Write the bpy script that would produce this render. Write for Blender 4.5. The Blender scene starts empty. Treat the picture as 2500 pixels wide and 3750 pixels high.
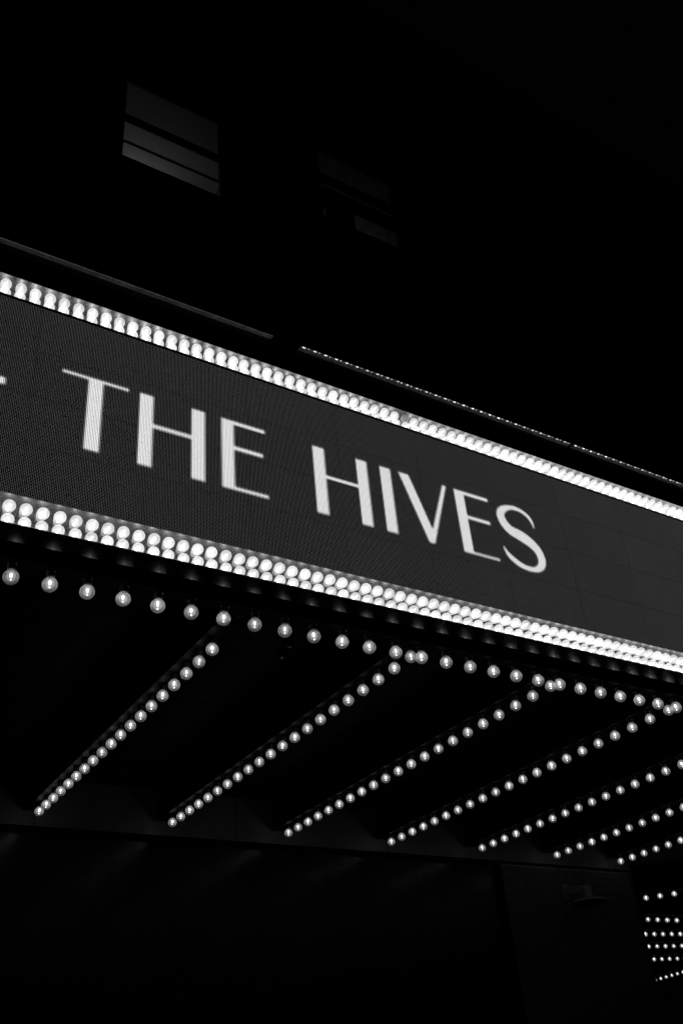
import bpy, math, random
import numpy as np
from mathutils import Matrix, Vector

random.seed(7)
rng = np.random.RandomState(7)
scene = bpy.context.scene
COL = scene.collection
GZ = 1.60                     # eye height of the photographer above the pavement; all heights below are relative to the eye

# ------------------------------------------------------------------ camera
cam_data = bpy.data.cameras.new("camera")
cam = bpy.data.objects.new("camera", cam_data)
COL.objects.link(cam)
RIGHT = Vector((0.84756375, -0.52441661, -0.08138122))
DOWN = Vector((0.23142483, 0.5032337, -0.83258537))
FWD = Vector((0.47757537, 0.68683554, 0.54788567))
M = Matrix((RIGHT, -DOWN, -FWD)).transposed().to_4x4()
M.translation = Vector((0, 0, GZ))
cam.matrix_world = M
cam_data.sensor_fit = 'VERTICAL'
cam_data.sensor_height = 24.0
cam_data.lens = 3499.4 / 3750.0 * 24.0
cam_data.clip_start = 0.05
cam_data.clip_end = 500.0
scene.camera = cam

# ------------------------------------------------------------------ world: black and white night
world = bpy.data.worlds.new("World")
scene.world = world
world.use_nodes = True
bg = world.node_tree.nodes["Background"]
bg.inputs[0].default_value = (1, 1, 1, 1)
bg.inputs[1].default_value = 0.00025

scene.view_settings.view_transform = 'Standard'
scene.view_settings.look = 'None'
scene.view_settings.exposure = 0.0
scene.view_settings.gamma = 1.0
scene.view_settings.use_curve_mapping = False
scene.cycles.use_denoising = True
scene.cycles.denoiser = 'OPENIMAGEDENOISE'
scene.cycles.denoising_input_passes = 'RGB_ALBEDO_NORMAL'
scene.cycles.max_bounces = 6
scene.cycles.transparent_max_bounces = 48
scene.cycles.sample_clamp_indirect = 2.0
scene.cycles.use_light_tree = True


# ------------------------------------------------------------------ helpers
def tag(o, label=None, cat=None, group=None, kind=None):
    if label: o['label'] = label
    if cat: o['category'] = cat
    if group: o['group'] = group
    if kind: o['kind'] = kind
    return o


def empty(name, loc=(0, 0, 0), rotz=0.0):
    o = bpy.data.objects.new(name, None)
    COL.objects.link(o)
    o.location = (loc[0], loc[1], loc[2] + GZ)
    o.rotation_euler = (0, 0, rotz)
    o.empty_display_size = 0.1
    return o


class MB:
    """collects simple shapes into one mesh"""
    def __init__(self):
        self.v = []; self.f = []; self.m = []; self.smooth = []

    def add(self, verts, faces, mi=0, smooth=False):
        b = len(self.v)
        self.v += [tuple(x) for x in verts]
        self.f += [tuple(i + b for i in f) for f in faces]
        self.m += [mi] * len(faces)
        self.smooth += [smooth] * len(faces)

    def box(self, x0, x1, y0, y1, z0, z1, mi=0):
        v = [(x0, y0, z0), (x1, y0, z0), (x1, y1, z0), (x0, y1, z0), (x0, y0, z1), (x1, y0, z1), (x1, y1, z1), (x0, y1, z1)]
        f = [(0, 3, 2, 1), (4, 5, 6, 7), (0, 1, 5, 4), (1, 2, 6, 5), (2, 3, 7, 6), (3, 0, 4, 7)]
        self.add(v, f, mi)

    def lathe(self, prof, n=20, axis='Z', mi=0, origin=(0, 0, 0), smooth=True):
        """prof: list of (radius, height)"""
        vs = []; fs = []
        for r, h in prof:
            for k in range(n):
                a = 2 * math.pi * k / n
                c, s = r * math.cos(a), r * math.sin(a)
                p = (c, s, h) if axis == 'Z' else ((c, h, s) if axis == 'Y' else (h, c, s))
                vs.append((p[0] + origin[0], p[1] + origin[1], p[2] + origin[2]))
        for i in range(len(prof) - 1):
            for k in range(n):
                a, b = i * n + k, i * n + (k + 1) % n
                q = (a, b, b + n, a + n)
                fs.append(q if axis == 'Z' else q[::-1])
        self.add(vs, fs, mi, smooth)

    def tube(self, pts, r, n=8, mi=0):
        rings = []
        P = [Vector(p) for p in pts]
        vs = []; fs = []
        for i, p in enumerate(P):
            d = (P[min(i + 1, len(P) - 1)] - P[max(i - 1, 0)]).normalized()
            a = d.orthogonal().normalized(); b = d.cross(a)
            rr = r[i] if isinstance(r, (list, tuple)) else r
            for k in range(n):
                t = 2 * math.pi * k / n
                vs.append(p + a * (rr * math.cos(t)) + b * (rr * math.sin(t)))
        for i in range(len(P) - 1):
            for k in range(n):
                fs.append((i * n + k, i * n + (k + 1) % n, (i + 1) * n + (k + 1) % n, (i + 1) * n + k))
        self.add(vs, fs, mi, True)

    def mesh(self, name, mats):
        me = bpy.data.meshes.new(name)
        me.from_pydata(self.v, [], self.f)
        for m in (mats if isinstance(mats, (list, tuple)) else [mats]):
            me.materials.append(m)
        me.polygons.foreach_set('material_index', self.m)
        me.polygons.foreach_set('use_smooth', self.smooth)
        me.validate(); me.update()
        return me

    def build(self, name, mats, parent=None, loc=(0, 0, 0), world=False, bevel=0):
        o = bpy.data.objects.new(name, self.mesh(name, mats))
        COL.objects.link(o)
        o.location = loc
        if parent is not None:
            o.parent = parent
        else:
            o.location = (loc[0], loc[1], loc[2] + GZ)
        if bevel:
            md = o.modifiers.new('bevel', 'BEVEL'); md.width = bevel; md.segments = 2; md.limit_method = 'ANGLE'
        return o


def inst(name, me, parent, loc, rot=(0, 0, 0)):
    o = bpy.data.objects.new(name, me)
    COL.objects.link(o)
    o.parent = parent
    o.location = loc
    o.rotation_euler = rot
    return o


# ------------------------------------------------------------------ materials
def nodes(name):
    m = bpy.data.materials.new(name)
    m.use_nodes = True
    nt = m.node_tree
    for n in list(nt.nodes):
        nt.nodes.remove(n)
    out = nt.nodes.new('ShaderNodeOutputMaterial')
    return m, nt, out


def paint(name, v, rough=0.5, metallic=0.0, var=0.25, scale=6.0, bump=0.0, bscale=60.0, spec=0.5, rvar=0.12):
    m, nt, out = nodes(name)
    p = nt.nodes.new('ShaderNodeBsdfPrincipled')
    tc = nt.nodes.new('ShaderNodeTexCoord')
    no = nt.nodes.new('ShaderNodeTexNoise'); no.inputs['Scale'].default_value = scale; no.inputs['Detail'].default_value = 6
    nt.links.new(tc.outputs['Object'], no.inputs['Vector'])
    cr = nt.nodes.new('ShaderNodeMapRange')
    cr.inputs[1].default_value = 0.3; cr.inputs[2].default_value = 0.7
    cr.inputs[3].default_value = v * (1 - var); cr.inputs[4].default_value = v * (1 + var)
    nt.links.new(no.outputs['Fac'], cr.inputs[0])
    nt.links.new(cr.outputs[0], p.inputs['Base Color'])
    rr = nt.nodes.new('ShaderNodeMapRange')
    rr.inputs[1].default_value = 0.3; rr.inputs[2].default_value = 0.7
    rr.inputs[3].default_value = max(0.02, rough - rvar); rr.inputs[4].default_value = min(1, rough + rvar)
    n2 = nt.nodes.new('ShaderNodeTexNoise'); n2.inputs['Scale'].default_value = scale * 2.7; n2.inputs['Detail'].default_value = 5
    nt.links.new(tc.outputs['Object'], n2.inputs['Vector'])
    nt.links.new(n2.outputs['Fac'], rr.inputs[0])
    nt.links.new(rr.outputs[0], p.inputs['Roughness'])
    p.inputs['Metallic'].default_value = metallic
    p.inputs['Specular IOR Level'].default_value = spec
    if bump:
        n3 = nt.nodes.new('ShaderNodeTexNoise'); n3.inputs['Scale'].default_value = bscale; n3.inputs['Detail'].default_value = 4
        nt.links.new(tc.outputs['Object'], n3.inputs['Vector'])
        b = nt.nodes.new('ShaderNodeBump'); b.inputs['Strength'].default_value = bump; b.inputs['Distance'].default_value = 0.004
        nt.links.new(n3.outputs['Fac'], b.inputs['Height'])
        nt.links.new(b.outputs[0], p.inputs['Normal'])
    nt.links.new(p.outputs[0], out.inputs[0])
    return m


def emitter(name, strength, sampling='AUTO'):
    m, nt, out = nodes(name)
    e = nt.nodes.new('ShaderNodeEmission')
    e.inputs[1].default_value = strength
    nt.links.new(e.outputs[0], out.inputs[0])
    m.cycles.emission_sampling = sampling
    return m


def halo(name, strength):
    """soft haze of light added around the filament, no solid part: emission spread through the volume"""
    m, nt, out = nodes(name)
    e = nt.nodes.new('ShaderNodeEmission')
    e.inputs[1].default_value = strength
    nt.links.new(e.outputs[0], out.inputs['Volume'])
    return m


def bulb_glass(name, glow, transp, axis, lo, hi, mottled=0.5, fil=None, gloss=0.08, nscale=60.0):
    """thin bulb glass, dusty inside, its lit look put in as emission. lo/hi: share of the glow at the two ends of the bulb's own axis"""
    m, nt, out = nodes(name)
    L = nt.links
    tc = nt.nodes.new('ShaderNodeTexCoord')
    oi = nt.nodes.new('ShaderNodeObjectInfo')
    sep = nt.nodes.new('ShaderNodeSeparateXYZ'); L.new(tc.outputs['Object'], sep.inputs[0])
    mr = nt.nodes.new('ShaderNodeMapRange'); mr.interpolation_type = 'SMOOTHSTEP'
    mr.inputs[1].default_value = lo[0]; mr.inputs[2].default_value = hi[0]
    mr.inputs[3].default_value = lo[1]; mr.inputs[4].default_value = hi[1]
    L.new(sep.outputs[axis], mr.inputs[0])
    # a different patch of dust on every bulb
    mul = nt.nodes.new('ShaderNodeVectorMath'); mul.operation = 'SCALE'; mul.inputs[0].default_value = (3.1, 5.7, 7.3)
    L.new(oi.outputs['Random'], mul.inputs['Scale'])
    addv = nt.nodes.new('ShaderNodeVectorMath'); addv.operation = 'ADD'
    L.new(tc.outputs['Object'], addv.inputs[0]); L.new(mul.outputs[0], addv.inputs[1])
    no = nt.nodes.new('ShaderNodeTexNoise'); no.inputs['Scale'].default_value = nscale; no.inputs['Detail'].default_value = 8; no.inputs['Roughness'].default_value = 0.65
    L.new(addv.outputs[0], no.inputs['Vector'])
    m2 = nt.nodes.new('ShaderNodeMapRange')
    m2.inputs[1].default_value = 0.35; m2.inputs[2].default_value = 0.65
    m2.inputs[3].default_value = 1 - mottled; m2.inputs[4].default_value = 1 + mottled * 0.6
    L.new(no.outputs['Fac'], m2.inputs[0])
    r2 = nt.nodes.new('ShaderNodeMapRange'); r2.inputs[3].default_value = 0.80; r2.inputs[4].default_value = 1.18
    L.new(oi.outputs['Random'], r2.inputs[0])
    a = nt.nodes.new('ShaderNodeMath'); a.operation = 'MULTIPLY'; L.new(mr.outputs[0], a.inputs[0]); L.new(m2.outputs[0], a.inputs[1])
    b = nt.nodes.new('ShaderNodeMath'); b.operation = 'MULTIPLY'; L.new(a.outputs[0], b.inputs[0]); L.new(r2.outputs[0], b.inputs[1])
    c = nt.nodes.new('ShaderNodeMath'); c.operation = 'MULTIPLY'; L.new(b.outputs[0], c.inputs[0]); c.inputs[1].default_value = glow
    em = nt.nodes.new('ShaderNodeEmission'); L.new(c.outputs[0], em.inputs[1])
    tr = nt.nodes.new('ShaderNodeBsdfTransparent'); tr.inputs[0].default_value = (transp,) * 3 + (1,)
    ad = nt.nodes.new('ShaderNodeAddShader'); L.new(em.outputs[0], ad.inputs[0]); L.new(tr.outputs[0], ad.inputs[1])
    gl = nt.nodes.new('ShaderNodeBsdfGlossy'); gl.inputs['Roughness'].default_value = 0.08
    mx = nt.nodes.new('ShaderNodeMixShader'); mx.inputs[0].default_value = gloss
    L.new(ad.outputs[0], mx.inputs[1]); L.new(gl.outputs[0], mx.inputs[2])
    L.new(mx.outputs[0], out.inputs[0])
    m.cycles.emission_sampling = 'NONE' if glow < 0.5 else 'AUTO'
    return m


BLACK = paint('black_satin_paint', 0.007, 0.48, var=0.4, bump=0.15, bscale=30, spec=0.08)
BLACKM = paint('black_matt_paint', 0.010, 0.75, var=0.4, spec=0.15)
CEIL = paint('black_ceiling_panel', 0.012, 0.6, var=0.4, spec=0.2)
UNDER = paint('black_brushed_underside', 0.012, 0.17, var=0.3, spec=0.95, scale=9, rvar=0.04)
TROUGH = paint('grey_metal_channel', 0.31, 0.30, metallic=0.75, var=0.22, scale=11, bump=0.12, bscale=25)
FRIEZE = paint('dark_grey_board', 0.15, 0.5, var=0.35, scale=3, bump=0.2)
LIP = paint('black_lip', 0.02, 0.4, var=0.3)
SCREEN = paint('led_module_face', 0.006, 0.7, var=0.3, spec=0.15)
SOCKET = paint('lamp_holder', 0.09, 0.35, var=0.4, scale=30)
SOCKETB = paint('black_lamp_holder', 0.05, 0.3, var=0.4, scale=30)
SLAT = paint('ribbed_metal', 0.18, 0.4, metallic=0.2, var=0.35, scale=14)
NOSE = paint('glint_mirror', 0.85, 0.06, metallic=1.0, var=0.2, scale=14, bump=0.03, bscale=12, rvar=0.02)
BRICK = paint('dark_brick', 0.16, 0.85, var=0.45, scale=3.5, bump=0.6, bscale=70, spec=0.2)
MORTAR = paint('mortar', 0.27, 0.95, var=0.3, scale=12, bump=0.4, spec=0.1)
FACADE = paint('dark_facade', 0.05, 0.9, var=0.3, spec=0.05)
ASPHALT = paint('asphalt', 0.05, 0.9, var=0.3, scale=4, bump=0.6, bscale=90)
PAVING = paint('paving', 0.18, 0.85, var=0.25, scale=2, bump=0.4)
ROOM = paint('room_plaster', 0.6, 0.9, var=0.08, scale=1.2, spec=0.1)
ROOMD = paint('room_dark', 0.12, 0.9, var=0.3, spec=0.1)
WFRAME = paint('window_frame_paint', 0.03, 0.5, spec=0.3)
CURTAIN = paint('dark_curtain', 0.015, 0.95, spec=0.0)
LAMPGREY = paint('lamp_grey_paint', 0.30, 0.4, var=0.25, scale=20)


def window_glass(name, tint, gloss):
    m, nt, out = nodes(name)
    tr = nt.nodes.new('ShaderNodeBsdfTransparent'); tr.inputs[0].default_value = (tint,) * 3 + (1,)
    gl = nt.nodes.new('ShaderNodeBsdfGlossy'); gl.inputs['Roughness'].default_value = 0.02
    mx = nt.nodes.new('ShaderNodeMixShader'); mx.inputs[0].default_value = gloss
    nt.links.new(tr.outputs[0], mx.inputs[1]); nt.links.new(gl.outputs[0], mx.inputs[2])
    nt.links.new(mx.outputs[0], out.inputs[0])
    return m


PANE = window_glass('window_glass', 0.88, 0.08)
PANE2 = window_glass('double_sash_glass', 0.72, 0.08)

# LED material: brightness of every diode comes from the picture the screen shows
LED, nt, out = nodes('led_diode')
at = nt.nodes.new('ShaderNodeAttribute'); at.attribute_name = 'level'
em = nt.nodes.new('ShaderNodeBsdfPrincipled')
em.inputs['Base Color'].default_value = (0.6, 0.6, 0.6, 1)
em.inputs['Roughness'].default_value = 0.4
em.inputs['Emission Color'].default_value = (1, 1, 1, 1)
nt.links.new(at.outputs['Fac'], em.inputs['Emission Strength'])
nt.links.new(em.outputs[0], out.inputs[0])
LED.cycles.emission_sampling = 'NONE'

YF = 3.11        # front plane of the sign
YC = 3.135       # centre of the bulb heads in the two channels
XL, XR = -0.30, 5.45

# ================================================================== THE SETTING
g = MB(); g.box(-60, 60, -60, 3.6, -1.75, -1.60)
tag(g.build('pavement', PAVING), kind='structure')
g = MB(); g.box(-60, 60, 3.6, 60, -1.75, -1.604)
tag(g.build('ground', ASPHALT), kind='structure')

# ================================================================== the building above
WY = 6.85


def zt(t): return t * WY


wins = [  # x0,x1,z0,z1
    (0.3170 * WY, 0.5030 * WY, 1.4190 * WY, 1.6430 * WY),
    (0.7215 * WY, 0.9060 * WY, 1.4965 * WY, 1.7050 * WY),
]
bld = empty('apartment_building', (0, WY, -1.6))
tag(bld, 'unlit dark building rising behind the sign with two faint upper windows', 'building')
BL = Vector((0, WY, -1.6))


def in_b(mb, name, mat, parent=bld, off=(0, 0, 0)):
    """geometry given in scene coordinates, parented to the building"""
    mb.v = [(x - BL.x, y - BL.y, z - BL.z) for x, y, z in mb.v]
    o = bpy.data.objects.new(name, mb.mesh(name, mat)); COL.objects.link(o); o.parent = parent
    return o


w = MB()
ztop, zbot = 16.0, 2.62
xs = [-6.0, wins[0][0], wins[0][1], wins[1][0], wins[1][1], 18.0]
T = 0.06
w.box(xs[0], xs[1], WY, WY + T, zbot, ztop)
w.box(xs[2], xs[3], WY, WY + T, zbot, ztop)
w.box(xs[4], xs[5], WY, WY + T, zbot, ztop)
for wn in wins:
    w.box(wn[0], wn[1], WY, WY + T, zbot, wn[2])
    w.box(wn[0], wn[1], WY, WY + T, wn[3], ztop)
in_b(w, 'wall', FACADE)
r = MB(); r.box(-6.0, 18.0, WY - 0.15, WY + 9, 16.0, 16.3); in_b(r, 'roof', FACADE)

for i, wn in enumerate(wins):
    x0, x1, z0, z1 = wn
    fr = MB(); t = 0.035; y0, y1 = WY + 0.008, WY + 0.055
    t2 = 0.012
    fr.box(x0, x0 + t2, y0, y1, z0, z1); fr.box(x1 - t2, x1, y0, y1, z0, z1)
    fr.box(x0 + t2, x1 - t2, y0, y1, z0, z0 + t2); fr.box(x0 + t2, x1 - t2, y0, y1, z1 - t2, z1)
    # meeting rail
    rz = (1.5225 * WY, 1.5370 * WY) if i == 0 else (1.6060 * WY, 1.6300 * WY)
    fr.box(x0 + t2, x1 - t2, y0 - 0.005, y1 - 0.008, rz[0], rz[1])
    f = in_b(fr, 'window', WFRAME)
    f['label'] = ['faintly lit sash window, brighter towards its sill', 'very dim sash window, half blacked out'][i]
    for k, (a, b) in enumerate(((z0 + t2, rz[0]), (rz[1], z1 - t2))):
        p = MB(); p.box(x0 + t2, x1 - t2, WY + 0.022, WY + 0.027, a, b)
        q = in_b(p, 'pane', [PANE, PANE2 if i == 0 else PANE][k], f)
    # the room behind
    rm = MB(); d = 3.4; e = 0.9; cz = z1 + 0.16; lift = 0.003
    ya, yb = WY + T + lift, WY + d
    rm.box(x0 - e, x1 + e, ya, yb, cz, cz + 0.1)
    rm.box(x0 - e, x1 + e, ya, yb, z0 - 1.1, z0 - 1.0)
    rm.box(x0 - e, x1 + e, yb, yb + 0.1, z0 - 1.0, cz)
    rm.box(x0 - e - 0.1, x0 - e, ya, yb, z0 - 1.0, cz)
    rm.box(x1 + e, x1 + e + 0.1, ya, yb, z0 - 1.0, cz)
    in_b(rm, 'room', ROOM if i == 0 else ROOMD)
    if i == 0:
        bm_ = MB()
        bm_.box(x0 - e, x1 + e, 7.818, 7.844, cz - 0.008, cz - 0.002)       # batten
        in_b(bm_, 'ceiling_batten', CURTAIN)
    else:
        cu = MB()
        xm = 0.8046 * WY
        cu.box(x0 + 0.10, xm, WY + 0.07, WY + 0.09, z0, rz[0])
        cu.add([(x0, WY + 0.075, z0), (x0 + 0.02, WY + 0.075, z0), (x0 + 0.10, WY + 0.075, z0 + 0.38), (x0 + 0.10, WY + 0.075, rz[0]), (x0, WY + 0.075, rz[0] - 0.2)], [(0, 1, 2, 3, 4)])
        cu.box(xm, x1, WY + 0.07, WY + 0.09, z0 + 0.44, rz[0])
        in_b(cu, 'curtain', CURTAIN)


def pendant(loc, strength, label, grp):
    t = empty('pendant_lamp', loc)
    tag(t, label, 'ceiling lamp')
    s = MB(); s.lathe([(0.001, 0.0), (0.06, 0.01), (0.09, 0.05), (0.06, 0.10), (0.001, 0.12)], 16); s.build('globe', emitter('lit_globe_%s' % grp, strength), t)
    c = MB(); c.tube([(0, 0, 0.12), (0, 0, 0.6)], 0.006, 6); c.build('cord', BLACKM, t)


pendant((2.80, 8.62, 10.95), 12.0, 'small lit globe pendant inside the room of the brighter upper window', 'a')
pendant((5.9, 9.1, 11.2), 32.0, 'small lit globe pendant inside the room of the dimmer upper window', 'b')

# ================================================================== canopy
can = empty('theatre_canopy', (0, 3.24, 2.0))
tag(can, 'black canopy over the pavement behind the lit sign, flat ceiling and grey board edge', 'canopy')
CO = (0, 3.24, 2.0)


def at(mb, name, mat, parent, O, bevel=0):
    mb.v = [(x - O[0], y - O[1], z - O[2]) for x, y, z in mb.v]
    return mb.build(name, mat, parent, bevel=bevel)


# ceiling boards: seven bays between the beams and beyond, with recessed joints
s_ = 0.1524
KB = 1.01465
beam_x = [v * KB for v in (1.8216, 2.7877, 3.7605, 4.7383, 5.6752, 6.5801, 7.4366)]
beam_y = [v * KB for v in (3.5148, 3.5198, 3.5420, 3.5578, 3.5261, 3.5550, 3.5889)]
ZB = 2.047
edges = [-1.2, -0.1, 0.88] + beam_x + [8.5, 9.6, 10.7, 11.8, 12.9, 14.0, 15.1, 16.2, 17.3]
for a, b in zip(edges[:-1], edges[1:]):
    for y0, y1 in ((3.46, 5.15), (5.15, 6.83)):
        m = MB(); m.box(a + 0.004, b - 0.004, y0 + 0.004, y1 - 0.004, 2.35, 2.37)
        at(m, 'ceiling_panel', CEIL, can, CO)
m = MB(); m.box(-1.2, 17.3, 3.41, 15.5, 2.371, 2.60); at(m, 'roof_deck', BLACKM, can, CO)
# grey board along the wall: vertical joints as in the photograph
jx = [-1.2, 0.2, 0.2742 * WY, 3.45, 0.2742 * WY + 3.0, 6.35, 7.50, 7.81]
for a, b in zip(jx[:-1], jx[1:]):
    m = MB(); m.box(a + 0.003, b - 0.003, WY - 0.03, WY, 2.008, 2.347)
    at(m, 'fascia_board', FRIEZE, can, CO)
m = MB(); m.box(-1.2, 7.81, WY - 0.002, WY + 0.06, 1.995, 2.345); at(m, 'fascia_backing', BLACKM, can, CO)
# glossy dark wall of the entrance, set just behind the board: it mirrors the ends of the bulb rows
ent = empty('entrance_wall', (-1.2, 6.92, -1.6)); O = (-1.2, 6.92, -1.6)
tag(ent, 'black glossy panelled entrance wall below the canopy, left of the brick wall', 'wall')
GLOSSWALL = paint('black_glazed_panel', 0.006, 0.26, var=0.3, spec=0.28, scale=1.6, rvar=0.06, bump=0.05, bscale=8)
x = -1.2
while x < 6.12:
    b = min(x + 0.918, 6.12)
    m = MB(); m.box(x + 0.002, b - 0.002, 6.92, 6.95, -1.6, 2.0); at(m, 'wall_panel', GLOSSWALL, ent, O)
    x = b
m = MB(); m.box(-1.2, 6.12, 6.951, 7.15, -1.6, 2.30); at(m, 'wall_core', BLACKM, ent, O)

# ================================================================== bulbs
# globe bulb, hangs down along -Z; origin at the centre of the globe, the pole of the glass at -0.03
R = 0.0310
prof = [(0.0008, -R)]
for k in range(1, 13):
    a = -math.pi / 2 + math.pi * k / 14.5
    prof.append((R * math.cos(a), R * math.sin(a)))
prof += [(0.0135, 0.0285), (0.0130, 0.036)]
mb = MB(); mb.lathe(prof, 24)
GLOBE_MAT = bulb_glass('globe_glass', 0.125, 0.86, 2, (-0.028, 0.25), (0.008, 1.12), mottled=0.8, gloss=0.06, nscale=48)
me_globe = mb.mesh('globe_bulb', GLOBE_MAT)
mb = MB()
mb.lathe([(0.0005, -0.001), (0.0042, 0.001), (0.0056, 0.008), (0.0048, 0.0165), (0.0005, 0.0195)], 10)
mb.lathe([(0.0004, -0.0165), (0.0022, -0.0150), (0.0024, -0.0125), (0.0004, -0.0110)], 8)  # lower spot: the filament's reflection in the glass, built as a second emitter
FIL = emitter('filament_and_glint', 4.5)
me_fil_glint = mb.mesh('filament', FIL)
mb = MB()
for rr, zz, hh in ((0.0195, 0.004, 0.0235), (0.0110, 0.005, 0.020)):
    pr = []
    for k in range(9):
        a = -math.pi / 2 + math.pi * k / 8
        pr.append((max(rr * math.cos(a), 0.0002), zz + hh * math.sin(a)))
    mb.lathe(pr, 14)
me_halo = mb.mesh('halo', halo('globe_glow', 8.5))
mb = MB(); mb.lathe([(0.0135, 0.030), (0.019, 0.032), (0.0205, 0.040), (0.0205, 0.056), (0.023, 0.0565), (0.023, 0.0585), (0.001, 0.0585)], 18)
me_sock = mb.mesh('socket', SOCKETB)
mb = MB(); mb.lathe([(0.0135, 0.056), (0.0140, 0.034), (0.019, 0.032), (0.0205, 0.040), (0.0205, 0.056), (0.023, 0.0565), (0.023, 0.0585), (0.001, 0.0585)], 18)
me_sock_empty = mb.mesh('empty_socket', SOCKETB)


def globe(parent, loc, full=True):
    tilt = (rng.uniform(-.09, .09), rng.uniform(-.09, .09), rng.uniform(0, 6.28))
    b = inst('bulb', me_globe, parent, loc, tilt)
    f_ = inst('filament', me_fil_glint, b, (rng.uniform(-.0012, .0012), rng.uniform(-.0012, .0012), 0))
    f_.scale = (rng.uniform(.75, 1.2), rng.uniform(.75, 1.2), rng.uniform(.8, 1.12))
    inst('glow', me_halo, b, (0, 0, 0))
    inst('socket', me_sock, b, (0, 0, 0))
    return b


# ---- the rail along the sign: bulbs hang from its underside
rail = empty('bulb_rail', (0.7483, 3.366, 1.937))
tag(rail, 'long rail of widely spaced globe bulbs running just behind and below the sign', 'light rail')
O = (0.7483, 3.366, 1.937)
m = MB(); m.box(XL - 0.3, 6.6, 3.325, 3.41, 1.9955, 2.60); at(m, 'rail', BLACK, rail, O, bevel=0.003)
for i in range(-6, 38):
    globe(rail, (i * s_, 0, 0))

# ---- beams
ordn = ['first', 'second', 'third', 'fourth', 'fifth', 'sixth', 'seventh']
for j in range(7):
    O = (beam_x[j], beam_y[j], ZB)
    t = empty('marquee_light_bar', O)
    extra = ', starting short of the rail' if j == 0 else ''
    tag(t, '%s bulb lined ceiling beam from the left%s' % (ordn[j], extra), 'light bar', 'bulb lined beams under the main canopy')
    m = MB(); m.box(O[0] - 0.045, O[0] + 0.045, 3.46, WY - 0.032 - 0.02, ZB + 0.059, 2.3495)
    at(m, 'beam_body', BLACK, t, O, bevel=0.004)
    m = MB(); m.box(O[0] - 0.054, O[0] - 0.0455, 3.46, WY - 0.055, ZB + 0.055, ZB + 0.075)
    m.box(O[0] + 0.0455, O[0] + 0.054, 3.46, WY - 0.055, ZB + 0.055, ZB + 0.075)
    at(m, 'edge_trim', BLACK, t, O)
    for k in range(21):
        if j == 0 and k < 2:
            inst('empty_socket', me_sock_empty, t, (0, k * s_, 0))
        else:
            globe(t, (0, k * s_, 0))

# ---- the canopy turns the corner: far beams
far = [((9.281, 7.983), (0.100, -0.1235), 9, 'nearest of the far beams past the brick wall, tilting up to the right'),
       ((10.421, 9.016), (0.1765, -0.004), 10, 'far beam past the brick wall, second row of bulbs from the top'),
       ((11.290, 9.874), (0.1580, -0.018), 10, 'far beam past the brick wall, third row of bulbs from the top'),
       ((12.245, 10.702), (0.1560, -0.024), 10, 'far beam past the brick wall, fourth row of bulbs from the top'),
       ((13.447, 11.705), (0.1560, -0.026), 10, 'far beam past the brick wall, fifth row of bulbs from the top'),
       ((15.720, 13.771), (-0.0445, -0.175), 12, 'farthest beam, lowest row of bulbs at the right edge, tilting up')]
for (x, y), (dx, dy), n, lab in far:
    t = empty('marquee_light_bar', (x, y, ZB), math.atan2(dy, dx))
    tag(t, lab, 'light bar', 'bulb lined beams beyond the brick wall')
    L = math.hypot(dx, dy)
    m = MB(); m.box(-0.10, L * n, -0.045, 0.045, 0.059, 0.3025); m.build('beam_body', BLACK, t, bevel=0.004)
    for k in range(n):
        globe(t, (k * L, 0, 0))
# far ceiling
m = MB(); m.box(7.85, 20.0, 6.84, 15.5, 2.351, 2.369)
at(m, 'ceiling_panel', CEIL, can, CO)

# ---- bits of hardware on the ceiling
for x, y, lab in ((0.5783, .5355, 'lower small shiny ceiling fitting between the first two beams'), (0.5905, .5535, 'upper small shiny ceiling fitting between the first two beams'),
                  (1.1374, .5340, 'lower small shiny ceiling fitting between the third and fourth beams'), (1.1622, .5545, 'upper small shiny ceiling fitting between the third and fourth beams')):
    yy = 2.32 / y
    t = empty('ceiling_fitting', (x * yy, yy, 2.32)); tag(t, lab, 'fitting')
    m = MB(); m.lathe([(0.001, -0.016), (0.009, -0.013), (0.014, -0.004), (0.015, 0.004)], 14); m.build('dome', paint('chrome', 0.7, 0.08, metallic=1.0, var=0.1), t)
    m = MB(); m.lathe([(0.015, 0.004), (0.030, 0.008), (0.032, 0.0295)], 16); m.build('rose', BLACK, t)

# ================================================================== LED sign
Z0, Z1 = 2.146, 3.1405
sg = empty('led_sign', (XL, YF, Z0))
tag(sg, 'long black LED display reading THE HIVES in white capitals', 'sign')
SO = (XL, YF, Z0)
PITCH = (Z1 - Z0) / 144.0
PW = 72 * PITCH; PH = 36 * PITCH
x_anchor = 3.670
n_left = int(math.ceil((x_anchor - XL) / PW)); 
cols = []
x = x_anchor - n_left * PW
while x < XR:
    a, b = max(x, XL), min(x + PW, XR)
    if b - a > 0.02: cols.append((a, b))
    x += PW
for (a, b) in cols:
    for k in range(4):
        m = MB(); z0 = Z0 + k * PH
        dy = rng.uniform(-0.0005, 0.0008)
        m.box(a + 0.0008, b - 0.0008, YF + 0.0012 + dy, YF + 0.03, z0 + 0.0008, z0 + PH - 0.0008)
        at(m, 'screen_panel', SCREEN, sg, SO)
m = MB(); m.box(XL, XR, YF + 0.031, YF + 0.095, Z0, Z1)
at(m, 'cabinet', BLACKM, sg, SO)


# --- lettering (metres on the sign's plane: x along the sign, z up)
def rect(x0, x1, z0, z1): return lambda X, Z: (X >= x0) & (X <= x1) & (Z >= z0) & (Z <= z1)


def poly(P):
    def f(X, Z):
        inside = np.zeros(X.shape, bool)
        n = len(P)
        for i in range(n):
            x1, z1 = P[i]; x2, z2 = P[(i + 1) % n]
            c = ((z1 > Z) != (z2 > Z)) & (X < (x2 - x1) * (Z - z1) / (z2 - z1 + 1e-12) + x1)
            inside ^= c
        return inside
    return f


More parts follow.
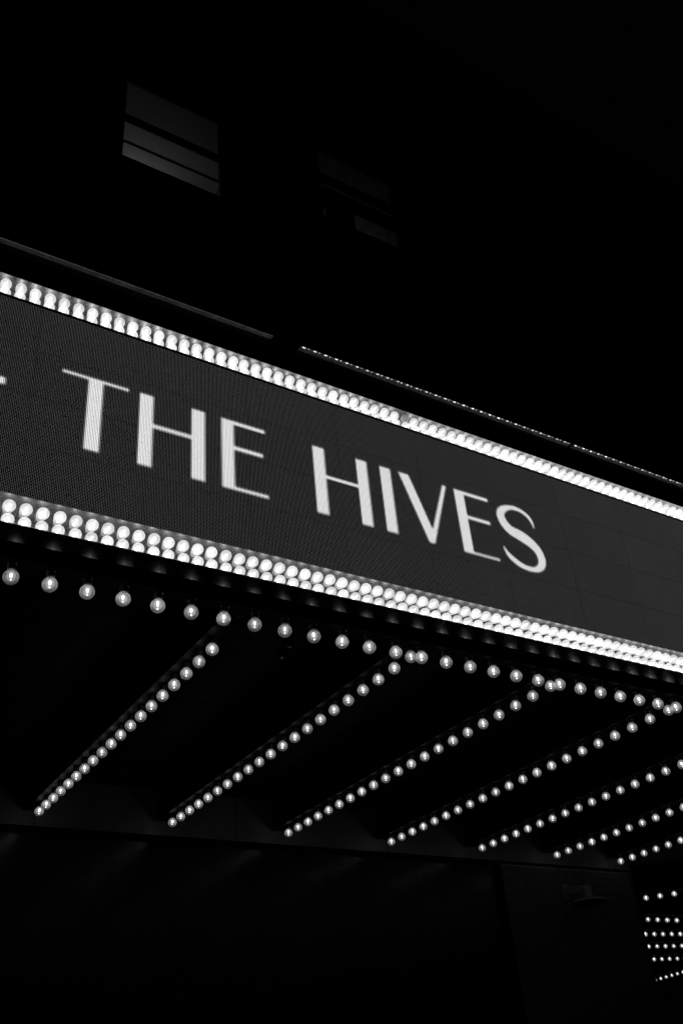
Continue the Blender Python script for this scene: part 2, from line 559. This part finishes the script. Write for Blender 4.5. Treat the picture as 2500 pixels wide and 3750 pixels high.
def stroke(pts):
    P = np.array(pts)
    # Catmull-Rom
    Q = []
    for i in range(len(P) - 1):
        p0, p1, p2, p3 = P[max(i - 1, 0)], P[i], P[i + 1], P[min(i + 2, len(P) - 1)]
        for t in np.linspace(0, 1, 8, endpoint=False):
            Q.append(0.5 * ((2 * p1) + (-p0 + p2) * t + (2 * p0 - 5 * p1 + 4 * p2 - p3) * t ** 2 + (-p0 + 3 * p1 - 3 * p2 + p3) * t ** 3))
    Q.append(P[-1])

    def f(X, Z):
        r_ = np.zeros(X.shape, bool)
        for q in Q:
            r_ |= (X - q[0]) ** 2 + (Z - q[1]) ** 2 <= (q[2] / 2) ** 2
        return r_
    return f


B, Tp = 2.4415, 2.8345
S_pts = [(3.435, 2.730, .012), (3.430, 2.762, .022), (3.408, 2.797, .028), (3.366, 2.8200, .028), (3.322, 2.8265, .029), (3.282, 2.8215, .032), (3.240, 2.803, .042), (3.210, 2.775, .053), (3.203, 2.740, .060),
         (3.218, 2.700, .065), (3.2535, 2.667, .067), (3.297, 2.6540, .072), (3.3408, 2.6400, .076), (3.393, 2.613, .069), (3.430, 2.575, .063), (3.442, 2.5250, .058), (3.428, 2.484, .048), (3.395, 2.456, .038), (3.358, 2.446, .033),
         (3.310, 2.447, .034), (3.263, 2.4605, .038), (3.215, 2.490, .036), (3.190, 2.520, .022), (3.180, 2.545, .010)]
letters = [
    ('letter', 'end of a white dash at the left edge of the screen', [rect(0.30, 0.5755, 2.6590, 2.6965)]),
    ('letter', 'white capital T, first letter of THE', [rect(0.7975, 1.0950, 2.8165, 2.8360), rect(0.9120, 0.9800, 2.4450, 2.830)]),
    ('letter', 'white capital H in THE', [rect(1.1440, 1.2100, B, Tp), rect(1.3920, 1.4580, B, Tp), rect(1.20, 1.40, 2.6560, 2.6800)]),
    ('letter', 'white capital E in THE', [rect(1.5380, 1.6035, B, Tp), rect(1.60, 1.7675, 2.8120, Tp), rect(1.60, 1.7530, 2.6650, 2.6900), rect(1.60, 1.7740, B, 2.4620)]),
    ('letter', 'white capital H, first letter of HIVES', [rect(2.0270, 2.0950, B, Tp), rect(2.2765, 2.3420, B, Tp), rect(2.09, 2.28, 2.6540, 2.6750)]),
    ('letter', 'white capital I in HIVES', [rect(2.4210, 2.4875, B, Tp)]),
    ('letter', 'white capital V in HIVES', [poly([(2.5362, 2.8345), (2.6026, 2.8345), (2.7090, 2.5313), (2.8190, 2.8345), (2.8465, 2.8345), (2.7112, 2.4415), (2.675, 2.4415)])]),
    ('letter', 'white capital E in HIVES', [rect(2.8940, 2.9600, B, Tp), rect(2.95, 3.1270, 2.8100, Tp), rect(2.95, 3.1130, 2.6590, 2.6820), rect(2.95, 3.1330, B, 2.4580)]),
    ('letter', 'white capital S, last letter of HIVES', [stroke(S_pts)]),
]
nx = int((XR - XL) / PITCH) - 1
gx = XL + (np.arange(nx) + 1.0) * PITCH
gz = Z0 + (np.arange(144) + 0.5) * PITCH
GX, GZm = np.meshgrid(gx, gz, indexing='ij')
cover = np.zeros(GX.shape); owner = np.zeros(GX.shape, int) - 1
for li, (_, lab, shapes) in enumerate(letters):
    c = np.zeros(GX.shape)
    n_s = 0
    for ox in (-.9, -.45, 0, .45, .9):  # wide sampling blurs the letter edges in place of bloom
        for oz in (-.9, -.45, 0, .45, .9):
            X = GX + ox * PITCH; Z = GZm + oz * PITCH
            s = np.zeros(GX.shape, bool)
            for f in shapes: s |= f(X, Z)
            c += s; n_s += 1
    c /= n_s
    owner[c > 0.12] = li
    cover = np.maximum(cover, c)

BG_LEVEL = 0.20
FG_LEVEL = 1.0
var = rng.normal(1.0, 0.13, GX.shape).clip(0.55, 1.5)
var *= np.where(rng.rand(*GX.shape) < 0.004, 0.3, 1.0)
# every module of 36 diodes has its own slight brightness
modv = rng.normal(1.0, 0.02, (nx // 36 + 2, 4))
ii = ((gx - (x_anchor - 40 * PW)) / (PW / 2)).astype(int) % (nx // 36 + 2)
kk = (np.arange(144) // 36)
var *= modv[ii][:, kk]
level = BG_LEVEL * var + (FG_LEVEL * (0.96 + 0.04 * var) - BG_LEVEL) * cover ** 1.3
# diodes at the edges of the cabinets are set weaker, so the seams show as dark lines
edge_z = (np.arange(144) % 36 == 0) | (np.arange(144) % 36 == 35)
colx = np.round((gx - x_anchor) / PITCH).astype(int) % 72
edge_x = (colx == 0) | (colx == 71)
level = np.where(edge_z[None, :] & (cover < .1), level * 0.88, level)
level = np.where(edge_x[:, None] & (cover < .1), level * 0.90, level)
hx = 0.00105 + 0.00155 * cover  # lit diodes are drawn larger to stand in for bloom
hz = 0.00110 + 0.0020 * cover


def led_mesh(mask, name, parent, **kw):
    I = np.argwhere(mask)
    cx = GX[mask] - SO[0]; cz = GZm[mask] - SO[2]; lv = level[mask]; ax = hx[mask]; az = hz[mask]
    n = len(cx)
    V = np.zeros((n, 5, 3))
    y0 = -0.0002
    V[:, 0] = np.stack([cx - ax, np.full(n, y0), cz - az], 1)
    V[:, 1] = np.stack([cx + ax, np.full(n, y0), cz - az], 1)
    V[:, 2] = np.stack([cx + ax, np.full(n, y0), cz + az], 1)
    V[:, 3] = np.stack([cx - ax, np.full(n, y0), cz + az], 1)
    V[:, 4] = np.stack([cx, np.full(n, y0 - 0.0013), cz], 1)
    F = np.array([[0, 1, 4], [1, 2, 4], [2, 3, 4], [3, 0, 4]])
    Fa = (np.arange(n)[:, None, None] * 5 + F[None]).reshape(-1)
    me = bpy.data.meshes.new(name)
    me.vertices.add(n * 5); me.vertices.foreach_set('co', V.reshape(-1))
    me.loops.add(n * 12); me.loops.foreach_set('vertex_index', Fa.astype(np.int32))
    me.polygons.add(n * 4)
    me.polygons.foreach_set('loop_start', np.arange(0, n * 12, 3, dtype=np.int32))
    me.polygons.foreach_set('loop_total', np.full(n * 4, 3, dtype=np.int32))
    me.update(calc_edges=True)
    a = me.attributes.new('level', 'FLOAT', 'FACE')
    a.data.foreach_set('value', np.repeat(lv, 4).astype(np.float32))
    me.materials.append(LED)
    o = bpy.data.objects.new(name, me); COL.objects.link(o); o.parent = parent
    return o


o = led_mesh(owner < 0, 'led_dots', sg); tag(o, kind='stuff')
for li, (nm, lab, shapes) in enumerate(letters):
    o = led_mesh(owner == li, nm if li else 'dash', sg)
    o['label'] = lab

# ================================================================== bulb channels above and below the screen
# teardrop bulb lies along Y, head towards the street (-Y)
R2 = 0.0243
prof = [(0.0006, -R2)]
for k in range(1, 10):
    a = -math.pi / 2 + math.pi * k / 14.0
    prof.append((R2 * math.cos(a), R2 * math.sin(a)))
prof += [(0.0219, 0.0130), (0.0193, 0.0230), (0.0165, 0.033), (0.0140, 0.042), (0.0122, 0.049), (0.0118, 0.054)]
mb = MB(); mb.lathe(prof, 22, axis='Y')
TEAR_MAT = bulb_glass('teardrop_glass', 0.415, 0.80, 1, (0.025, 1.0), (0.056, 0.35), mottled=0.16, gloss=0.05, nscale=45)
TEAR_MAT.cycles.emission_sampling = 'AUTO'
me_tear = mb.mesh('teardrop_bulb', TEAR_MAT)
DEAD_MAT = bulb_glass('dead_bulb_glass', 0.10, 0.80, 1, (0.05, 0.8), (-0.012, 1.0), mottled=0.5, gloss=0.14, nscale=50)  # bulb is out; a faint painted glow stands for light on its glass
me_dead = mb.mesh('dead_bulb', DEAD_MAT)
mb = MB(); mb.lathe([(0.0004, -0.014), (0.0018, -0.012), (0.0022, 0.004), (0.0030, 0.014), (0.0055, 0.020), (0.0055, 0.030), (0.0004, 0.033)], 10, axis='Y')
me_fil2 = mb.mesh('filament', emitter('hot_filament_column', 4.0, 'NONE'))
me_fil_dead = mb.mesh('cold_filament', paint('cold_filament_metal', 0.8, 0.3, metallic=0.5))
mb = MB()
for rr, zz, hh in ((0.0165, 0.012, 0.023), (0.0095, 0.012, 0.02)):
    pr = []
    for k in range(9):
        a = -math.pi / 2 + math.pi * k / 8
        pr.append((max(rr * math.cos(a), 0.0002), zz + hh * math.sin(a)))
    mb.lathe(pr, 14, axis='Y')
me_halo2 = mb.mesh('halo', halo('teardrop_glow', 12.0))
mb = MB(); mb.lathe([(0.0122, 0.046), (0.0175, 0.047), (0.0190, 0.052), (0.0190, 0.0695)], 18, axis='Y')
me_sock2 = mb.mesh('socket', SOCKET)


def teardrop(parent, loc, dead=False):
    rot = (rng.uniform(-.045, .045), rng.uniform(0, 6.28), rng.uniform(-.045, .045))
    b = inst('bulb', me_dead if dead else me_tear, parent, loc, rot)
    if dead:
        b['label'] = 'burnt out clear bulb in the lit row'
        inst('filament', me_fil_dead, b, (0, 0, 0))
    else:
        inst('filament', me_fil2, b, (0, 0, 0))
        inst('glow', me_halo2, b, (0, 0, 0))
    inst('socket', me_sock2, b, (0, 0, 0))
    return b


ST = 0.4558 * s_ * (YC / 3.366)
kx = YC / 3.366


def channel(label, zlip, ztop, x_first, rows, dead=None, jump=None, lipz=None, under=False):
    t = empty('bulb_channel', (XL, YF, zlip)); O = (XL, YF, zlip)
    tag(t, label, 'light strip', 'double rows of bulbs framing the LED sign')
    yb = 3.205
    # back, in sheets about 1.2 m long, with fine joints
    xj = [XL, 0.42, 1.62, 2.6805, 3.86, 5.05, XR]
    for a, b in zip(xj[:-1], xj[1:]):
        m = MB(); m.box(a + 0.0006, b - 0.0006, yb, yb + 0.004, zlip, ztop); at(m, 'back_panel', TROUGH, t, O)
        dz = 0.0016 if (jump and a >= 2.68) else 0.0
        m = MB(); m.box(a + 0.0006, b - 0.0006, YF + 0.0004, yb, ztop - dz, ztop + 0.0025 - dz + 0.002); at(m, 'top_flange', TROUGH, t, O)
        m = MB(); m.box(a + 0.0006, b - 0.0006, YF + 0.004, yb, zlip - 0.0014, zlip); at(m, 'bottom_flange', TROUGH, t, O)
    m = MB(); m.box(XL, XR, YF - 0.001, YF + 0.0035, lipz, zlip + 0.0004); at(m, 'lip', LIP, t, O, bevel=0.0008)
    i0 = int(math.ceil((XL + 0.04 - x_first) / ST)); i1 = int((XR - 0.04 - x_first) / ST)
    for i in range(i0, i1 + 1):
        x = x_first + i * ST + (-0.006 if (jump and i >= 18) else 0)
        for rz, up in ((rows[0], False), (rows[1], True)):
            teardrop(t, (x - O[0] + rng.uniform(-.0012, .0012), YC - O[1], rz - O[2] + rng.uniform(-.001, .001)), dead=(dead == i and up))
    return t


ch_top = channel('upper double row of bright bulbs, with one burnt out bulb among them', 3.155, 3.2722, 0.5623 * kx, (3.155 + 0.031, 3.4764 * kx), dead=33, jump=True, lipz=3.142)
ch_bot = channel('lower double row of bright bulbs under the LED screen', 2.0155, 2.1455, 0.7065 * kx, (2.0155 + 0.0290, 2.2620 * kx), lipz=2.0125)

# underside of the sign box: dark brushed sheet that mirrors the globes
xj = [XL, 0.95, 2.15, 3.35, 4.55, XR]
for a, b in zip(xj[:-1], xj[1:]):
    m = MB(); m.box(a + 0.0005, b - 0.0005, YF + 0.003, 3.2265, 2.0122, 2.0138); at(m, 'underside_sheet', UNDER, sg, SO)
m = MB(); m.box(XL, XR, 3.2268, 3.324, 2.06, 3.276); at(m, 'box_back', BLACKM, sg, SO)
m = MB(); m.box(XL, XR, YF + 0.012, 3.3205, 3.2772, 3.3905); at(m, 'top_box', BLACKM, sg, SO)

# ================================================================== cornice above the sign
ZC = 3.3905


def cornice(x0, x1, label, nose):
    t = empty('ribbed_cornice', (x0, 3.03, ZC)); O = (x0, 3.03, ZC)
    tag(t, label, 'cornice', 'ribbed cornice above the sign')
    m = MB(); m.box(x0, x1, 3.028, 3.30, ZC + 0.0075, ZC + 0.09); at(m, 'cornice_body', BLACKM, t, O)
    y = 3.0400
    seg = 0.0520
    for k in range(4 if nose else 3):
        m = MB(); zs = ZC + 0.0012 * k
        x = x0 - 0.012 * k % seg
        while x < x1:
            a, b = max(x, x0), min(x + seg - 0.0022, x1)
            if b > a: m.box(a, b, y, y + 0.0042, zs, zs + 0.0035)
            x += seg
        at(m, 'slat', SLAT, t, O)
        y += 0.0070
    # narrow bevelled nosing along the front edge; its tilt lets the added facets mirror the upper row of bulbs
    yn, zn = 3.0325, ZC + 0.001
    dv = Vector((yn, zn)).normalized(); rv = (Vector((3.1130, 3.2410)) - Vector((yn, zn))).normalized()
    nv = (rv - dv).normalized(); tv = Vector((-nv.y, nv.x))
    if tv.x < 0: tv = -tv
    hw = 0.0036
    f0, b0 = Vector((yn, zn)) - tv * hw, Vector((yn, zn)) + tv * hw
    m = MB()
    for a in np.arange(x0, x1, 0.62):
        b = min(a + 0.618, x1)
        tw = rng.uniform(-0.00012, 0.00012)
        vs = [(a, f0.x, f0.y + tw), (b, f0.x, f0.y + tw), (b, b0.x, b0.y), (a, b0.x, b0.y),
              (a, f0.x, f0.y + 0.006), (b, f0.x, f0.y + 0.006), (b, b0.x, b0.y + 0.006), (a, b0.x, b0.y + 0.006)]
        m.add(vs, [(0, 3, 2, 1), (4, 5, 6, 7), (0, 1, 5, 4), (1, 2, 6, 5), (2, 3, 7, 6), (3, 0, 4, 7)])
    at(m, 'nosing', SLAT, t, O)
    if nose:      # mirror facets added to make the edge glint, one per bulb, small ones halfway
        k = 0
        x = x0 + 0.010
        while x < x1 - 0.02:
            L = 0.016 if k % 2 == 0 else 0.004
            q = tv * hw * 0.95; n_ = nv * 0.0006
            f1, b1 = Vector((yn, zn)) - q + n_, Vector((yn, zn)) + q + n_
            m = MB()
            w = rng.uniform(-0.0001, 0.0001)
            vs = [(x, f1.x, f1.y + w), (x + L, f1.x, f1.y - w), (x + L, b1.x, b1.y), (x, b1.x, b1.y),
                  (x, f1.x, f1.y + 0.003), (x + L, f1.x, f1.y + 0.003), (x + L, b1.x, b1.y + 0.003), (x, b1.x, b1.y + 0.003)]
            m.add(vs, [(0, 3, 2, 1), (4, 5, 6, 7), (0, 1, 5, 4), (1, 2, 6, 5), (2, 3, 7, 6), (3, 0, 4, 7)])
            at(m, 'glint_facet', NOSE, t, O)
            x += 0.0323; k += 1


cornice(XL, 0.5933 * 3.03, 'dull ribbed metal cornice over the left part of the sign', False)
cornice(0.6466 * 3.03, 1.2650 * 3.03, 'ribbed cornice with sparkling edge over the middle of the sign', True)
cornice(1.2722 * 3.03, XR, 'ribbed cornice with sparkling edge over the right part of the sign', True)
# thin strand hanging off the lower lip
m = MB()
h0 = Vector((2.690, 3.100, 2.012)); h1 = Vector((2.640, 3.085, 1.958))
m.tube([h0, h0.lerp(h1, .35) + Vector((0, 0, -.002)), h0.lerp(h1, .7) + Vector((0, 0, -.002)), h1], [0.0008, 0.0007, 0.0006, 0.0004], 5)
o = m.build('strand', paint('pale_thread', 0.8, 0.5, var=0.1))
tag(o, 'fine pale thread hanging from the lower edge of the sign', 'thread')

# ================================================================== brick wall under the canopy
bw = empty('brick_wall', (6.14, WY, -1.6)); O = (6.14, WY, -1.6)
tag(bw, 'dark brick wall under the canopy, right of the entrance', 'wall')
m = MB(); m.box(6.145, 7.80, WY + 0.010, WY + 0.25, -1.6, 1.994); at(m, 'mortar', MORTAR, bw, O)
m = MB(); m.box(6.130, 6.144, WY + 0.002, WY + 0.26, -1.6, 1.994); at(m, 'dark_side_sheet', BLACKM, bw, O)  # black sheet added so the wall's left side stays dark
BWD, BHT = 0.213, 0.0685


def brick_mesh(w_, seed):
    r_ = random.Random(seed)
    h, d, c = BHT - 0.010, 0.030, 0.003
    j = lambda: r_.uniform(-0.0012, 0.0012)
    x0, x1, z0, z1 = 0.0, w_, 0.0, h
    vs = [(x0, 0.012, z0), (x1, 0.012, z0), (x1, 0.012, z1), (x0, 0.012, z1)]
    vs += [(x0 + j(), c, z0 + j()), (x1 + j(), c, z0 + j()), (x1 + j(), c, z1 + j()), (x0 + j(), c, z1 + j())]
    vs += [(x0 + c + j(), 0, z0 + c), (x1 - c + j(), 0, z0 + c), (x1 - c, 0, z1 - c + j()), (x0 + c, 0, z1 - c + j())]
    fs = [(8, 9, 10, 11)]
    for a, b in ((0, 4), (4, 8)):
        for k in range(4):
            fs.append((a + k, a + (k + 1) % 4, b + (k + 1) % 4, b + k))
    mm = MB(); mm.add(vs, fs); return mm.mesh('brick', BRICK)


full_bricks = [brick_mesh(BWD - 0.011, s) for s in range(5)]
row = 0; z = 1.985 - BHT; nb = 0
while z > 0.15 and nb < 290:
    x = 6.20 if row % 2 == 0 else 6.20 + BWD / 2 - 0.005
    x -= BWD
    while x < 7.80:
        a, b = max(x, 6.145), min(x + BWD - 0.011, 7.80)
        if b - a > 0.03:
            me = full_bricks[rng.randint(5)] if (b - a) > BWD - 0.012 else brick_mesh(b - a, nb)
            inst('brick', me, bw, (a - O[0], WY + rng.uniform(-0.003, 0.002) - O[1], z - O[2])); nb += 1
        x += BWD
    row += 1; z -= BHT
m = MB(); m.box(6.145, 7.80, WY - 0.0, WY + 0.0095, -1.6, z + BHT - 0.01); at(m, 'render_base', MORTAR, bw, O)

# end wall that runs away from the corner
dw = MB()
d = Vector((14.5 - 6.85 * 1.0, 0, 0))
p0 = Vector((7.81, 6.86)); p1 = Vector((15.66, 13.70))
nrm = Vector((-(p1 - p0).y, (p1 - p0).x)).normalized() * 0.3
vs = [(p0.x, p0.y, -1.6), (p1.x, p1.y, -1.6), (p1.x + nrm.x, p1.y + nrm.y, -1.6), (p0.x + nrm.x, p0.y + nrm.y, -1.6)]
vs += [(a, b, 2.345) for a, b, c in vs]
dw.add(vs, [(0, 3, 2, 1), (4, 5, 6, 7), (0, 1, 5, 4), (1, 2, 6, 5), (2, 3, 7, 6), (3, 0, 4, 7)])
o = dw.build('side_wall', BLACKM)
tag(o, 'dark wall seen edge on, running back from the corner of the brick wall', 'wall')
m = MB(); m.tube([(7.785, 6.828, 2.0), (7.785, 6.828, 0.2)], 0.010, 8)
o = m.build('conduit', paint('dark_pipe_paint', 0.06, 0.6)); tag(o, 'thin dark pipe down the outer corner of the brick wall', 'pipe')

# wall lamp on the bricks
LO = (6.89, 6.84, 1.765)
wl = empty('wall_lamp', LO); tag(wl, 'grey disc shaped wall lamp on a bent arm, unlit, on the brick wall', 'lamp')
yy = 0.965    # the lamp stands off the wall: positions on the wall plane are pulled in along the view
m = MB(); m.box(6.835, 6.905, 6.822, 6.846, 1.700, 1.835); at(m, 'wall_plate', LAMPGREY, wl, LO, bevel=0.004)
m = MB()
m.add([(6.850, 6.82, 1.735), (6.850, 6.82, 1.810), (6.855, 6.60, 1.772), (6.855, 6.60, 1.725),
       (6.895, 6.82, 1.735), (6.895, 6.82, 1.810), (6.900, 6.60, 1.772), (6.900, 6.60, 1.725)],
      [(0, 1, 2, 3), (7, 6, 5, 4), (1, 5, 6, 2), (0, 3, 7, 4), (2, 6, 7, 3), (0, 4, 5, 1)])
m.box(6.848, 6.925, 6.555, 6.599, 1.670, 1.774)
at(m, 'arm', LAMPGREY, wl, LO, bevel=0.004)
m = MB()
c = (6.900, 6.59)
m.lathe([(0.03, 1.675), (0.06, 1.668), (0.130, 1.652), (0.163, 1.632), (0.166, 1.622), (0.158, 1.622), (0.130, 1.640), (0.02, 1.652)], 30, origin=(c[0], c[1], 0))
at(m, 'shade', LAMPGREY, wl, LO)
m = MB()
m.lathe([(0.105, 1.640), (0.108, 1.615), (0.095, 1.592), (0.06, 1.584), (0.001, 1.582)], 24, origin=(c[0], c[1], 0))
at(m, 'lens', window_glass('lens_glass', 0.5, 0.35), wl, LO)
m = MB()
for k in range(8):
    a = k * math.pi / 4
    m.tube([(c[0] + 0.112 * math.cos(a), c[1] + 0.112 * math.sin(a), 1.640), (c[0] + 0.110 * math.cos(a), c[1] + 0.110 * math.sin(a), 1.605), (c[0] + 0.06 * math.cos(a), c[1] + 0.06 * math.sin(a), 1.578)], 0.004, 6)
at(m, 'guard', LAMPGREY, wl, LO)
